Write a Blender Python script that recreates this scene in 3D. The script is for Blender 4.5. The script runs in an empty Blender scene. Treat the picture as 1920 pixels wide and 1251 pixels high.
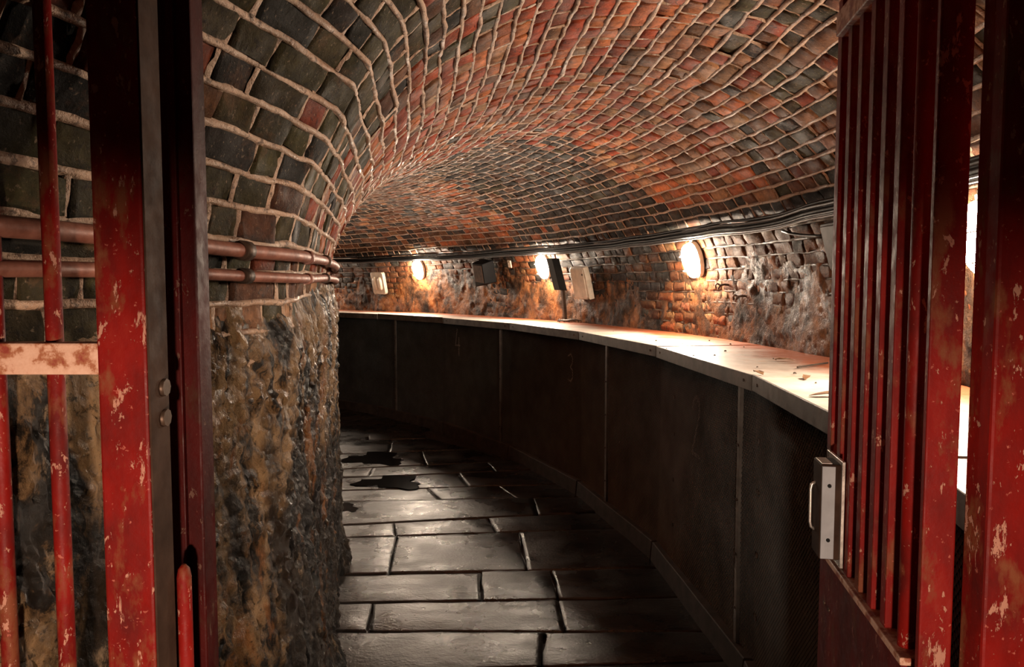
import bpy, bmesh, math, random
import numpy as np
from mathutils import Matrix, Vector

random.seed(7)
RNG = np.random.default_rng(11)
scene = bpy.context.scene
COL = scene.collection

# ------------------------------------------------------------------ camera
W, H = 1920.0, 1251.0
FPX = 1400.0
CAM = (0.0, 0.0, 1.6)
PITCH = math.atan((H / 2 - 535) / FPX)
cd = bpy.data.cameras.new('camera')
cd.sensor_width = 36.0
cd.lens = FPX / W * 36.0
cd.clip_start = 0.05
cd.clip_end = 60
cam = bpy.data.objects.new('camera', cd)
COL.objects.link(cam)
cam.location = CAM
cam.rotation_euler = (math.pi / 2 - PITCH, 0, 0)
scene.camera = cam

# ------------------------------------------------------------------ world, exposure
world = bpy.data.worlds.new('world')
scene.world = world
world.use_nodes = True
world.node_tree.nodes['Background'].inputs[0].default_value = (0.9, 0.55, 0.35, 1)
world.node_tree.nodes['Background'].inputs[1].default_value = 0.004
scene.view_settings.view_transform = 'Standard'
scene.view_settings.look = 'None'
scene.view_settings.gamma = 1.0
scene.view_settings.exposure = 0.0
scene.view_settings.use_curve_mapping = False
scene.cycles.use_denoising = True
scene.cycles.max_bounces = 8
scene.cycles.diffuse_bounces = 4
scene.cycles.glossy_bounces = 3

LAMP_STRENGTH = 450.0
LAMP_COLOR = (1.0, 0.80, 0.61)
# twin-head flood lamp standing behind the photographer, one head aimed at each side of the gate
for _x, _aim, _w in ((-0.08, (-0.62, 1.06, 1.17), 165), (0.08, (0.70, 1.06, 1.14), 118)):
    sd = bpy.data.lights.new('flood_light', 'SPOT')
    sd.energy = _w
    sd.color = (1.0, 0.74, 0.56)
    sd.spot_size = math.radians(44)
    sd.spot_blend = 0.80
    sd.shadow_soft_size = 0.04
    so = bpy.data.objects.new('flood_light', sd)
    COL.objects.link(so)
    so.location = (_x, -0.38, 1.05)
    so.rotation_euler = (Vector(_aim) - Vector(so.location)).to_track_quat('-Z', 'Y').to_euler()

# ------------------------------------------------------------------ helpers: objects
def link(o, parent=None):
    COL.objects.link(o)
    if parent is not None:
        o.parent = parent
    return o

def tag(o, label=None, cat=None, group=None, kind=None):
    if label: o['label'] = label
    if cat: o['category'] = cat
    if group: o['group'] = group
    if kind: o['kind'] = kind
    return o

def empty(name, mat=None, loc=None):
    o = bpy.data.objects.new(name, None)
    o.empty_display_size = 0.05
    COL.objects.link(o)
    if mat is not None: o.matrix_world = mat
    elif loc is not None: o.location = loc
    return o

def np_mesh(name, verts, quads, smooth=False, cols=None):
    me = bpy.data.meshes.new(name)
    verts = np.asarray(verts, dtype=np.float32).reshape(-1, 3)
    quads = np.asarray(quads, dtype=np.int32).reshape(-1, 4)
    me.vertices.add(len(verts))
    me.vertices.foreach_set('co', verts.ravel())
    me.loops.add(quads.size)
    me.loops.foreach_set('vertex_index', quads.ravel())
    me.polygons.add(len(quads))
    me.polygons.foreach_set('loop_start', np.arange(0, quads.size, 4, dtype=np.int32))
    if smooth:
        me.polygons.foreach_set('use_smooth', np.ones(len(quads), dtype=bool))
    if cols is not None:
        a = me.attributes.new('bcol', 'FLOAT_COLOR', 'POINT')
        c = np.ones((len(verts), 4), dtype=np.float32)
        c[:, :3] = cols
        a.data.foreach_set('color', c.ravel())
    me.update(calc_edges=True)
    me.validate()
    return me

def grid_quads(nu, nv):
    i = np.arange(nu - 1)[:, None] * nv + np.arange(nv - 1)[None, :]
    return np.stack([i, i + nv, i + nv + 1, i + 1], -1).reshape(-1, 4)

class MB:
    def __init__(self):
        self.v, self.f, self.sm = [], [], []
    def add(self, vs, fs, smooth=False):
        b = len(self.v)
        self.v += [tuple(p) for p in vs]
        self.f += [tuple(b + i for i in f) for f in fs]
        self.sm += [smooth] * len(fs)
    def box(self, x0, x1, y0, y1, z0, z1):
        vs = [(x, y, z) for x in (x0, x1) for y in (y0, y1) for z in (z0, z1)]
        self.add(vs, [(0, 1, 3, 2), (4, 6, 7, 5), (0, 4, 5, 1), (2, 3, 7, 6), (0, 2, 6, 4), (1, 5, 7, 3)])
    def prism(self, bottom, top):
        n = len(bottom)
        fs = [tuple(range(n))[::-1], tuple(range(n, 2 * n))]
        fs += [(i, (i + 1) % n, n + (i + 1) % n, n + i) for i in range(n)]
        self.add(list(bottom) + list(top), fs)
    def tube(self, path, rad, n=10, cap=True, smooth=True):
        path = [Vector(p) for p in path]
        rads = rad if hasattr(rad, '__len__') else [rad] * len(path)
        up = None
        vs = []
        for i, p in enumerate(path):
            d = (path[min(i + 1, len(path) - 1)] - path[max(i - 1, 0)]).normalized()
            if up is None:
                up = Vector((0, 0, 1)) if abs(d.z) < 0.9 else Vector((1, 0, 0))
            a = (up - d * up.dot(d)).normalized()
            up = a
            b = d.cross(a)
            for k in range(n):
                t = 2 * math.pi * k / n
                vs.append(p + (a * math.cos(t) + b * math.sin(t)) * rads[i])
        fs = []
        for i in range(len(path) - 1):
            for k in range(n):
                fs.append((i * n + k, i * n + (k + 1) % n, (i + 1) * n + (k + 1) % n, (i + 1) * n + k))
        self.add(vs, fs, smooth)
        if cap:
            m = len(path) - 1
            b0 = len(self.v) - len(vs)
            self.f += [tuple(b0 + k for k in range(n))[::-1], tuple(b0 + m * n + k for k in range(n))]
            self.sm += [False, False]
    def build(self, name, mat, parent=None, bevel=0.0, seg=2):
        me = bpy.data.meshes.new(name)
        me.from_pydata(self.v, [], self.f)
        me.polygons.foreach_set('use_smooth', self.sm)
        if bevel:
            bm = bmesh.new(); bm.from_mesh(me)
            bmesh.ops.remove_doubles(bm, verts=bm.verts, dist=1e-6)
            bmesh.ops.recalc_face_normals(bm, faces=bm.faces)
            es = [e for e in bm.edges if len(e.link_faces) == 2 and e.calc_face_angle(0) > 0.6]
            bmesh.ops.bevel(bm, geom=es, offset=bevel, segments=seg, affect='EDGES', profile=0.5, clamp_overlap=True)
            bm.to_mesh(me); bm.free()
        else:
            bm = bmesh.new(); bm.from_mesh(me)
            bmesh.ops.recalc_face_normals(bm, faces=bm.faces)
            bm.to_mesh(me); bm.free()
        me.materials.append(mat)
        o = bpy.data.objects.new(name, me)
        return link(o, parent)

def mesh_obj(name, me, mat, parent=None):
    me.materials.append(mat)
    return link(bpy.data.objects.new(name, me), parent)

# ------------------------------------------------------------------ helpers: noise
def _hash(i, j, k, seed):
    n = (i * 374761393 + j * 668265263 + k * 1274126177 + seed * 974711) & 0x7fffffff
    n = ((n ^ (n >> 13)) * 1274126177) & 0x7fffffff
    n = n ^ (n >> 16)
    return (n & 0xffff) / 65535.0

def vnoise(x, y, z=0.0, seed=0):
    x, y, z = np.broadcast_arrays(np.asarray(x, float), np.asarray(y, float), np.asarray(z, float))
    xi, yi, zi = np.floor(x).astype(np.int64), np.floor(y).astype(np.int64), np.floor(z).astype(np.int64)
    fx, fy, fz = x - xi, y - yi, z - zi
    fx, fy, fz = [t * t * (3 - 2 * t) for t in (fx, fy, fz)]
    def h(a, b, c): return _hash(xi + a, yi + b, zi + c, seed)
    def L(a, b, t): return a + (b - a) * t
    return L(L(L(h(0,0,0), h(1,0,0), fx), L(h(0,1,0), h(1,1,0), fx), fy),
             L(L(h(0,0,1), h(1,0,1), fx), L(h(0,1,1), h(1,1,1), fx), fy), fz) * 2 - 1

def fbm(x, y, z=0.0, oct=4, seed=0):
    s, a, t = 0.0, 0.5, 0.0
    for o in range(oct):
        s = s + a * vnoise(np.asarray(x) * 2**o, np.asarray(y) * 2**o, np.asarray(z) * 2**o, seed + o)
        a *= 0.5
    return s

def smooth(a, b, x):
    t = np.clip((np.asarray(x, float) - a) / (b - a), 0, 1)
    return t * t * (3 - 2 * t)

# ------------------------------------------------------------------ the tunnel's plan and section
CX, CY = -7.9, 2.9          # centre of the ring the tunnel follows
ROUT = 9.5                  # outer wall
RSH = 8.85                  # front of the shelf casing
PHI0, PHI1 = -0.50, 1.32
ZS, BV = 1.5, 1.06          # springing and rise of the vault
def r_in(phi):
    phi = np.asarray(phi, float)
    return 6.84 + 0.31 * np.exp(-np.maximum(phi, -0.12) / 0.26)
def pol(phi, r, z):
    return np.stack(np.broadcast_arrays(CX + r * np.cos(phi), CY + r * np.sin(phi), z), -1)
_th = np.linspace(math.pi, 0, 2001)
_ex, _ez = 1.2 * np.cos(_th), BV * np.sin(_th)
_arc = np.concatenate([[0], np.cumsum(np.hypot(np.diff(_ex), np.diff(_ez)))])
LE = float(_arc[-1])
def section(phi, s):
    """s: height up the inner wall, then along the vault, then down the outer wall"""
    ri = r_in(phi)
    a, rc = (ROUT - ri) / 2, (ROUT + ri) / 2
    th = np.interp(s - ZS, _arc, _th)
    r = rc + a * np.cos(th)
    z = ZS + BV * np.sin(th)
    z = np.where(s < ZS, s, np.where(s > ZS + LE, 2 * ZS + LE - s, z))
    return r, z
def rough_s(phi, s):
    x = phi * 8.2
    w = 0.016 * vnoise(x * 0.9, s * 1.3, 0, 3) + 0.006 * vnoise(x * 3.1, s * 7.0, 0, 4) + 0.003 * vnoise(x * 11, s * 13, 0, 5)
    return s + w
def surf(phi, s, h):
    """point on the brick face, pushed h towards the tunnel's inside"""
    phi, s, h = np.broadcast_arrays(np.asarray(phi, float), np.asarray(s, float), np.asarray(h, float))
    ss = rough_s(phi, s)
    d = 0.022 * vnoise(phi * 8.2 * 0.8, s * 1.1, 0, 8) + 0.008 * vnoise(phi * 8.2 * 3.5, s * 4, 0, 9)
    r, z = section(phi, ss)
    r1, z1 = section(phi, ss + 0.004)
    r0, z0 = section(phi, ss - 0.004)
    tr, tz = r1 - r0, z1 - z0
    L = np.hypot(tr, tz) + 1e-12
    nr, nz = tz / L, -tr / L        # inner wall going up: tangent +z -> normal +r
    hh = h + d
    return pol(phi, r + nr * hh, z + nz * hh)
def out_r(phi, z):
    ri = r_in(phi)
    a, rc = (ROUT - ri) / 2, (ROUT + ri) / 2
    q = np.clip((z - ZS) / BV, 0, 1)
    return rc + a * np.sqrt(1 - q * q)
def s_out(z):   # arc position of height z on the outer haunch
    th = math.asin((z - ZS) / BV)
    return ZS + float(np.interp(-th, -_th, _arc))
def face_disp(phi, s):
    return float(0.022 * vnoise(phi * 8.2 * 0.8, s * 1.1, 0, 8) + 0.008 * vnoise(phi * 8.2 * 3.5, s * 4, 0, 9))
def s_wall(z):
    return s_out(z) if z > ZS else 2 * ZS + LE - z
COURSE = 0.0745
N_LEFT0 = 18                             # first brick course left bare on the inner wall
S_CAB = s_out(1.94)
N_CEIL0, N_CEIL1 = 22, int(round(S_CAB / COURSE))
S_RIGHT0 = N_CEIL1 * COURSE
S_END = 2 * ZS + LE - 1.16               # bottom of the outer wall (under the shelf)

# ------------------------------------------------------------------ materials
def nmat(name):
    m = bpy.data.materials.new(name)
    m.use_nodes = True
    nt = m.node_tree
    nt.nodes.clear()
    return m, nt
class NT:
    def __init__(self, name):
        self.m, self.t = nmat(name)
        self.out = self.n('ShaderNodeOutputMaterial')
        self.bsdf = self.n('ShaderNodeBsdfPrincipled')
        self.t.links.new(self.bsdf.outputs[0], self.out.inputs[0])
        self.pos = self.n('ShaderNodeNewGeometry').outputs['Position']
    def n(self, ty, **kw):
        nd = self.t.nodes.new(ty)
        for k, v in kw.items(): setattr(nd, k, v)
        return nd
    def put(self, sock, v):
        if hasattr(v, 'is_output'): self.t.links.new(v, sock)
        elif isinstance(v, (tuple, list)) and len(v) == 3 and sock.type == 'RGBA': sock.default_value = (*v, 1)
        else: sock.default_value = v
    def scale(self, vec, s):
        nd = self.n('ShaderNodeVectorMath', operation='MULTIPLY')
        self.put(nd.inputs[0], vec); nd.inputs[1].default_value = s
        return nd.outputs[0]
    def noise(self, scale, detail=4, rough=0.55, vec=None, dist=0.0):
        nd = self.n('ShaderNodeTexNoise')
        self.put(nd.inputs['Vector'], vec if vec is not None else self.pos)
        nd.inputs['Scale'].default_value = scale
        nd.inputs['Detail'].default_value = detail
        nd.inputs['Roughness'].default_value = rough
        nd.inputs['Distortion'].default_value = dist
        return nd.outputs['Fac']
    def rng(self, v, a, b, c=0.0, d=1.0):
        nd = self.n('ShaderNodeMapRange')
        self.put(nd.inputs[0], v)
        for i, x in enumerate((a, b, c, d)): nd.inputs[i + 1].default_value = x
        return nd.outputs[0]
    def math(self, op, a, b=0.0):
        nd = self.n('ShaderNodeMath', operation=op)
        self.put(nd.inputs[0], a); self.put(nd.inputs[1], b)
        return nd.outputs[0]
    def mix(self, fac, a, b, blend='MIX'):
        nd = self.n('ShaderNodeMix', data_type='RGBA', blend_type=blend)
        self.put(nd.inputs[0], fac); self.put(nd.inputs[6], a); self.put(nd.inputs[7], b)
        return nd.outputs[2]
    def ramp(self, v, stops):
        nd = self.n('ShaderNodeValToRGB')
        self.put(nd.inputs[0], v)
        cr = nd.color_ramp
        while len(cr.elements) < len(stops): cr.elements.new(0.5)
        for e, (p, c) in zip(cr.elements, stops):
            e.position = p; e.color = (*c, 1)
        return nd.outputs[0]
    def attr(self, name):
        nd = self.n('ShaderNodeAttribute'); nd.attribute_name = name
        return nd.outputs['Color']
    def objrand(self):
        return self.n('ShaderNodeObjectInfo').outputs['Random']
    def bump(self, h, strength=0.5, dist=0.01, normal=None):
        nd = self.n('ShaderNodeBump')
        nd.inputs['Strength'].default_value = strength
        nd.inputs['Distance'].default_value = dist
        self.put(nd.inputs['Height'], h)
        if normal is not None: self.put(nd.inputs['Normal'], normal)
        return nd.outputs[0]
    def done(self, col, rough=0.6, normal=None, metal=0.0, spec=0.5):
        b = self.bsdf
        self.put(b.inputs['Base Color'], col)
        self.put(b.inputs['Roughness'], rough)
        self.put(b.inputs['Metallic'], metal)
        b.inputs['Specular IOR Level'].default_value = spec
        if normal is not None: self.put(b.inputs['Normal'], normal)
        return self.m

def m_brick():
    k = NT('brick_face')
    c = k.attr('bcol')
    v = k.rng(k.noise(22, 8, 0.75), 0.32, 0.68, 0.3, 1.0)
    c = k.mix(1.0, c, k.ramp(v, [(0, (0, 0, 0)), (1, (1, 1, 1))]), 'MULTIPLY')
    c = k.mix(k.rng(k.noise(7.5, 7, 0.75), 0.54, 0.70, 0, 0.35), c, (0.30, 0.13, 0.06))
    c = k.mix(k.rng(k.noise(90, 3, 0.6), 0.62, 0.75, 0, 0.6), c, (0.40, 0.29, 0.20))
    c = k.mix(k.rng(k.noise(30, 7, 0.78, None, 0.5), 0.565, 0.64, 0, 0.8), c, (0.012, 0.009, 0.007))
    h = k.math('ADD', k.noise(30, 8, 0.78, None, 0.5), k.math('MULTIPLY', k.noise(120, 4, 0.6), 0.3))
    n = k.bump(h, 0.9, 0.016)
    r = k.rng(k.noise(9, 4), 0.35, 0.65, 0.55, 0.9)
    return k.done(c, r, n, spec=0.16)
def m_mortar(name='lime_mortar', g=1.0):
    k = NT(name)
    c = k.ramp(k.noise(6, 6, 0.65), [(0.3, (0.20 * g, 0.115 * g, 0.07 * g)), (0.5, (0.42 * g, 0.28 * g, 0.19 * g)), (0.72, (0.62 * g, 0.44 * g, 0.33 * g))])
    c = k.mix(k.rng(k.noise(1.6, 5, 0.6), 0.48, 0.64, 0, 0.5), c, (0.34 * g, 0.16 * g, 0.08 * g))
    c = k.mix(k.rng(k.noise(48, 5, 0.7), 0.54, 0.64, 0, 0.8), c, (0.06, 0.033, 0.02))
    h = k.math('ADD', k.noise(36, 6, 0.7), k.math('MULTIPLY', k.noise(150, 3, 0.6), 0.35))
    n = k.bump(h, 0.8, 0.012)
    r = k.rng(k.noise(12, 4), 0.35, 0.65, 0.28, 0.75)
    return k.done(c, r, n)
def m_crust():
    k = NT('lime_crust')
    p = k.scale(k.pos, (1.0, 1.0, 0.42))
    a = k.noise(6.5, 9, 0.68, p, 0.8)
    c = k.ramp(a, [(0.36, (0.006, 0.005, 0.004)), (0.455, (0.025, 0.017, 0.011)), (0.48, (0.18, 0.10, 0.045)), (0.56, (0.42, 0.26, 0.13)), (0.68, (0.27, 0.12, 0.04))])
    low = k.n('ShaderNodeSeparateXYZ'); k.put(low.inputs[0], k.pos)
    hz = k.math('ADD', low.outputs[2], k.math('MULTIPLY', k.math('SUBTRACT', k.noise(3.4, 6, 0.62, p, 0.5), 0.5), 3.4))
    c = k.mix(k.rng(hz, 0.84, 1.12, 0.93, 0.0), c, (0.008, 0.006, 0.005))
    c = k.mix(k.rng(k.noise(2.4, 8, 0.66, p, 1.2), 0.565, 0.62, 0, 0.85), c, (0.33, 0.135, 0.045))
    c = k.mix(k.rng(k.noise(48, 5, 0.75), 0.54, 0.64, 0, 0.8), c, (0.010, 0.008, 0.006))
    c = k.mix(k.rng(k.noise(19, 7, 0.75, p), 0.59, 0.68, 0, 0.7), c, (0.44, 0.30, 0.18))
    h = k.math('ADD', k.noise(30, 9, 0.8, p), k.math('MULTIPLY', k.noise(110, 4, 0.7), 0.6))
    n = k.bump(h, 1.0, 0.035)
    r = k.rng(k.noise(7, 5), 0.4, 0.65, 0.24, 0.6)
    return k.done(c, r, n, spec=0.4)
def m_render():
    k = NT('crumbling_render')
    p = k.scale(k.pos, (1.0, 1.0, 0.8))
    c = k.ramp(k.noise(4.2, 8, 0.7, p, 0.5), [(0.36, (0.012, 0.009, 0.007)), (0.47, (0.06, 0.030, 0.016)), (0.56, (0.19, 0.080, 0.032)), (0.70, (0.36, 0.145, 0.046))])
    c = k.mix(k.rng(k.noise(30, 6, 0.7, p), 0.57, 0.68, 0, 0.8), c, (0.02, 0.013, 0.009))
    c = k.mix(k.rng(k.noise(17, 6, 0.7), 0.60, 0.72, 0, 0.5), c, (0.26, 0.16, 0.09))
    h = k.math('ADD', k.noise(24, 7, 0.7, p), k.math('MULTIPLY', k.noise(90, 4, 0.65), 0.45))
    return k.done(c, k.rng(k.noise(7, 5), 0.4, 0.65, 0.35, 0.8), k.bump(h, 0.9, 0.02))
def m_flag():
    k = NT('flagstone')
    p = k.scale(k.pos, (0.6, 1.2, 1.0))
    c = k.ramp(k.noise(3.2, 7, 0.65, p, 0.3), [(0.3, (0.008, 0.007, 0.0065)), (0.5, (0.020, 0.017, 0.0155)), (0.7, (0.052, 0.045, 0.040))])
    c = k.mix(1.0, c, k.ramp(k.rng(k.objrand(), 0, 1, 0.55, 1.0), [(0, (0, 0, 0)), (1, (1, 1, 1))]), 'MULTIPLY')
    c = k.mix(k.rng(k.noise(11, 5, 0.7, p), 0.58, 0.7, 0, 0.5), c, (0.065, 0.056, 0.050))
    h = k.math('ADD', k.noise(9, 7, 0.68, p, 0.4), k.math('MULTIPLY', k.noise(70, 4, 0.6), 0.3))
    n = k.bump(h, 0.5, 0.012)
    r = k.rng(k.noise(3.1, 5), 0.38, 0.62, 0.20, 0.42)
    return k.done(c, r, n, spec=0.7)
def m_dirt():
    k = NT('joint_dirt')
    c = k.ramp(k.noise(30, 5), [(0.3, (0.01, 0.008, 0.007)), (0.7, (0.035, 0.027, 0.022))])
    return k.done(c, 0.8, k.bump(k.noise(60, 5), 0.7, 0.01))
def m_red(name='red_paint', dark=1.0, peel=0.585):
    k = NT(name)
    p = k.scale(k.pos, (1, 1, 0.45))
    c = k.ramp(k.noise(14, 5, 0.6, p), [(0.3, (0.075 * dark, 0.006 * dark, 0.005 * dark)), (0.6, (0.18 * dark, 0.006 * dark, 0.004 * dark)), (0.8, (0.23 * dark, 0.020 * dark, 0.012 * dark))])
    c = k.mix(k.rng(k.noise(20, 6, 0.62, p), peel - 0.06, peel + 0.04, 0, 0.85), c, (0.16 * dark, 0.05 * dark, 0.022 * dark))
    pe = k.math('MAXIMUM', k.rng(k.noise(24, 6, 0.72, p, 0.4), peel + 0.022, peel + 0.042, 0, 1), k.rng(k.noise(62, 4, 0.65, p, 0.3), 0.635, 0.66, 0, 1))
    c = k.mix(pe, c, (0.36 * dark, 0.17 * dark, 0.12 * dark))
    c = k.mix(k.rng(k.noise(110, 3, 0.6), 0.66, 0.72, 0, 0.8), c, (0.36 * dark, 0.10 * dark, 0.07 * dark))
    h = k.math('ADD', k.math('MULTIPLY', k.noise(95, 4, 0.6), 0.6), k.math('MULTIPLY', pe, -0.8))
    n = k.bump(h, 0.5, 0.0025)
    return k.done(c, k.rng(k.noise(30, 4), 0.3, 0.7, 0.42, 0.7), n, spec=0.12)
def m_rust(name='rusty_paint'):
    k = NT(name)
    c = k.ramp(k.noise(28, 6, 0.65), [(0.38, (0.22, 0.035, 0.02)), (0.46, (0.30, 0.11, 0.05)), (0.52, (0.52, 0.30, 0.21)), (0.7, (0.60, 0.38, 0.28))])
    return k.done(c, 0.6, k.bump(k.noise(60, 5), 0.6, 0.003))
def m_metal(name, c0, c1, metal=0.6, r0=0.35, r1=0.6, sc=12):
    k = NT(name)
    c = k.ramp(k.noise(sc, 6, 0.6), [(0.3, c0), (0.7, c1)])
    return k.done(c, k.rng(k.noise(sc * 1.7, 5), 0.3, 0.7, r0, r1), k.bump(k.noise(sc * 6, 4), 0.25, 0.002), metal)
def m_shelf():
    k = NT('shelf_sheet')
    c = k.ramp(k.noise(6, 6, 0.6), [(0.3, (0.36, 0.29, 0.24)), (0.7, (0.62, 0.54, 0.47))])
    # rust runs along the edge by the wall
    sub = k.n('ShaderNodeVectorMath', operation='SUBTRACT'); k.put(sub.inputs[0], k.pos); sub.inputs[1].default_value = (CX, CY, 1.25)
    ln = k.n('ShaderNodeVectorMath', operation='LENGTH'); k.put(ln.inputs[0], sub.outputs[0])
    rr = k.math('ADD', ln.outputs['Value'], k.math('MULTIPLY', k.math('SUBTRACT', k.noise(2.6, 5, 0.6), 0.5), 0.55))
    c = k.mix(k.rng(rr, 9.10, 9.30, 0, 0.92), c, (0.34, 0.07, 0.010))
    c = k.mix(k.rng(k.noise(4.2, 6, 0.65), 0.60, 0.68, 0, 0.7), c, (0.42, 0.17, 0.06))
    c = k.mix(k.rng(k.noise(33, 5, 0.7), 0.64, 0.72, 0, 0.7), c, (0.16, 0.08, 0.04))
    return k.done(c, k.rng(k.noise(14, 4), 0.3, 0.7, 0.36, 0.62), k.bump(k.noise(25, 5), 0.3, 0.004))
def m_plain(name, c, rough=0.5, metal=0.0, var=0.25, sc=20):
    k = NT(name)
    cc = k.ramp(k.noise(sc, 5), [(0.3, tuple(x * (1 - var) for x in c)), (0.7, tuple(min(1, x * (1 + var)) for x in c))])
    return k.done(cc, rough, k.bump(k.noise(sc * 4, 4), 0.25, 0.002), metal)
def m_emit(name, c, s):
    k = NT(name)
    e = k.n('ShaderNodeEmission')
    e.inputs[0].default_value = (*c, 1); e.inputs[1].default_value = s
    k.t.links.new(e.outputs[0], k.out.inputs[0])
    return k.m

M = dict(
    brick=m_brick(), dirtymortar=m_mortar('dirty_mortar', 0.22), render=m_render(), mortar=m_mortar(), crust=m_crust(), flag=m_flag(), dirt=m_dirt(),
    red=m_red(), shadedred=m_red('shaded_red_paint', 0.22, 0.64), rustpaint=m_rust(), midred=m_red('mid_red_paint', 0.6, 0.62),
    shelf=m_shelf(), galv=m_metal('galvanised_steel', (0.09, 0.08, 0.072), (0.20, 0.18, 0.16), 0.3),
    wire=m_metal('mesh_steel', (0.066, 0.073, 0.074), (0.145, 0.157, 0.157), 0.45, 0.3, 0.5, 5),
    board=m_plain('dark_board', (0.005, 0.005, 0.0045), 0.8, 0, 0.4, 6),
    kerb=m_plain('kerb_cement', (0.045, 0.035, 0.030), 0.75, 0, 0.5, 14),
    cable=m_plain('black_cable', (0.006, 0.006, 0.006), 0.5), greycable=m_plain('grey_cable', (0.10, 0.10, 0.10), 0.5),
    pipe=m_metal('rusty_pipe', (0.12, 0.035, 0.02), (0.30, 0.12, 0.08), 0.1, 0.4, 0.65, 22),
    white=m_plain('aged_white_plastic', (0.50, 0.42, 0.33), 0.45, 0, 0.2, 16), black=m_plain('black_plastic', (0.004, 0.004, 0.0045), 0.6),
    greybox=m_plain('grey_enamel', (0.075, 0.075, 0.075), 0.6), chalk=m_plain('chalk_paint', (0.55, 0.50, 0.45), 0.9, 0, 0.6, 40),
    lockgrey=m_plain('grey_lock_paint', (0.30, 0.31, 0.33), 0.5, 0, 0.15), iron=m_metal('dark_iron', (0.03, 0.02, 0.015), (0.10, 0.06, 0.04), 0.5),
    browniron=m_metal('brown_iron', (0.022, 0.011, 0.007), (0.055, 0.030, 0.020), 0.0, 0.6, 0.85, 18),
    steel=m_metal('bright_steel', (0.45, 0.40, 0.36), (0.7, 0.64, 0.58), 0.8, 0.25, 0.45),
    glow=m_emit('lit_diffuser', LAMP_COLOR, LAMP_STRENGTH), glow_dim=m_emit('lit_diffuser_weaker', LAMP_COLOR, LAMP_STRENGTH * 0.85), leaf=m_plain('dry_leaf', (0.16, 0.08, 0.035), 0.8), chip=m_plain('grit', (0.05, 0.035, 0.025), 0.85),
    water=m_plain('standing_water', (0.006, 0.005, 0.005), 0.10, 0, 0.1, 14),
)

for _n, _s in (('browniron', 0.08), ('black', 0.15), ('cable', 0.25), ('iron', 0.25), ('shadedred', 0.12), ('render', 0.08), ('dirtymortar', 0.12), ('greybox', 0.2), ('galv', 0.3)):
    for _d in M[_n].node_tree.nodes:
        if _d.type == 'BSDF_PRINCIPLED': _d.inputs['Specular IOR Level'].default_value = _s

# ------------------------------------------------------------------ brickwork
BX, BY = 5, 3
_fi = np.repeat(np.arange(BX), BY); _fj = np.tile(np.arange(BY), BX)
_per = [i * BY for i in range(BX)] + [(BX - 1) * BY + j for j in range(1, BY)] + [i * BY + BY - 1 for i in range(BX - 2, -1, -1)] + [j for j in range(BY - 2, 0, -1)]
_bq = [list(q) for q in grid_quads(BX, BY)]
for a in range(len(_per)):
    b = (a + 1) % len(_per)
    _bq.append([_per[b], _per[a], BX * BY + a, BX * BY + b])
_bq = np.array(_bq)[:, ::-1]
def brick_array(b, rnd, face_lo, face_hi, back=-0.03, round_=0.004, jit=0.0028):
    """b: (N,4) phi0,phi1,s0,s1 -> verts (N,NV,3)"""
    N = len(b)
    fi = (_fi / (BX - 1))[None]; fj = (_fj / (BY - 1))[None]
    # edge rows close to the border make a rounded arris
    fi = np.where(_fi == 1, 0.12, np.where(_fi == BX - 2, 0.88, fi))
    R = np.clip(CX * 0 + 8.2, 6.8, 9.5)
    ph = b[:, :1] + (b[:, 1:2] - b[:, :1]) * fi + rnd.uniform(-jit, jit, (N, BX * BY)) / R
    s = b[:, 2:3] + (b[:, 3:4] - b[:, 2:3]) * fj + rnd.uniform(-jit, jit, (N, BX * BY))
    # skew so that bricks are not true rectangles
    ph = ph + (fj - 0.5) * rnd.normal(0, 0.004, (N, 1)) / R
    s = s + (fi - 0.5) * rnd.normal(0, 0.004, (N, 1))
    border = (_fi == 0) | (_fi == BX - 1) | (_fj == 0) | (_fj == BY - 1)
    corner = ((_fi == 0) | (_fi == BX - 1)) & ((_fj == 0) | (_fj == BY - 1))
    h = rnd.uniform(face_lo, face_hi, (N, 1)) + rnd.normal(0, 0.0018, (N, BX * BY))
    h = h + (fi - 0.5) * rnd.normal(0, 0.003, (N, 1)) + (fj - 0.5) * rnd.normal(0, 0.003, (N, 1))
    h = h - border[None] * rnd.uniform(0.3, 1.3, (N, BX * BY)) * round_ - corner[None] * round_ * rnd.uniform(0, 1.5, (N, BX * BY))
    front = surf(ph, s, h)
    rear = surf(ph[:, _per], s[:, _per], np.full((N, len(_per)), back))
    return np.concatenate([front, rear], 1)

def lay(n0, n1, choose_len, rnd, phi0=PHI0, phi1=PHI1, bed=0.19, perp=0.011, top_s=None):
    out, gaps = [], []
    for k in range(n0, n1):
        s0, s1 = (k + bed / 2) * COURSE, (k + 1 - bed / 2) * COURSE
        smid = (s0 + s1) / 2
        r = float(section(np.array(0.2), np.array(smid))[0])
        p = phi0 - rnd.uniform(0, 0.2) / r
        while p < phi1:
            L = choose_len(p, smid)
            e = p + L / r
            out.append((p, e, s0, s1))
            gaps.append((e, e + perp / r, s0 - 0.002, s1 + 0.002))
            p = e + perp / r
    return np.array(out), np.array(gaps)

def project(p):
    """world points -> pixel x, y, depth"""
    x, y, z = p[..., 0] - CAM[0], p[..., 1] - CAM[1], p[..., 2] - CAM[2]
    c, s = math.cos(PITCH), math.sin(PITCH)
    d = y * c - z * s
    up = y * s + z * c
    dd = np.where(np.abs(d) < 1e-6, 1e-6, d)
    return W / 2 + FPX * x / dd, H / 2 - FPX * up / dd, d
def floor_pt(px, py, z=0.0):
    u, v = (px - W / 2) / FPX, (H / 2 - py) / FPX
    c, s = math.cos(PITCH), math.sin(PITCH)
    d = Vector((u, c + v * s, -s + v * c))
    t = (z - CAM[2]) / d.z
    return (CAM[0] + d.x * t, CAM[1] + d.y * t)

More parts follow.
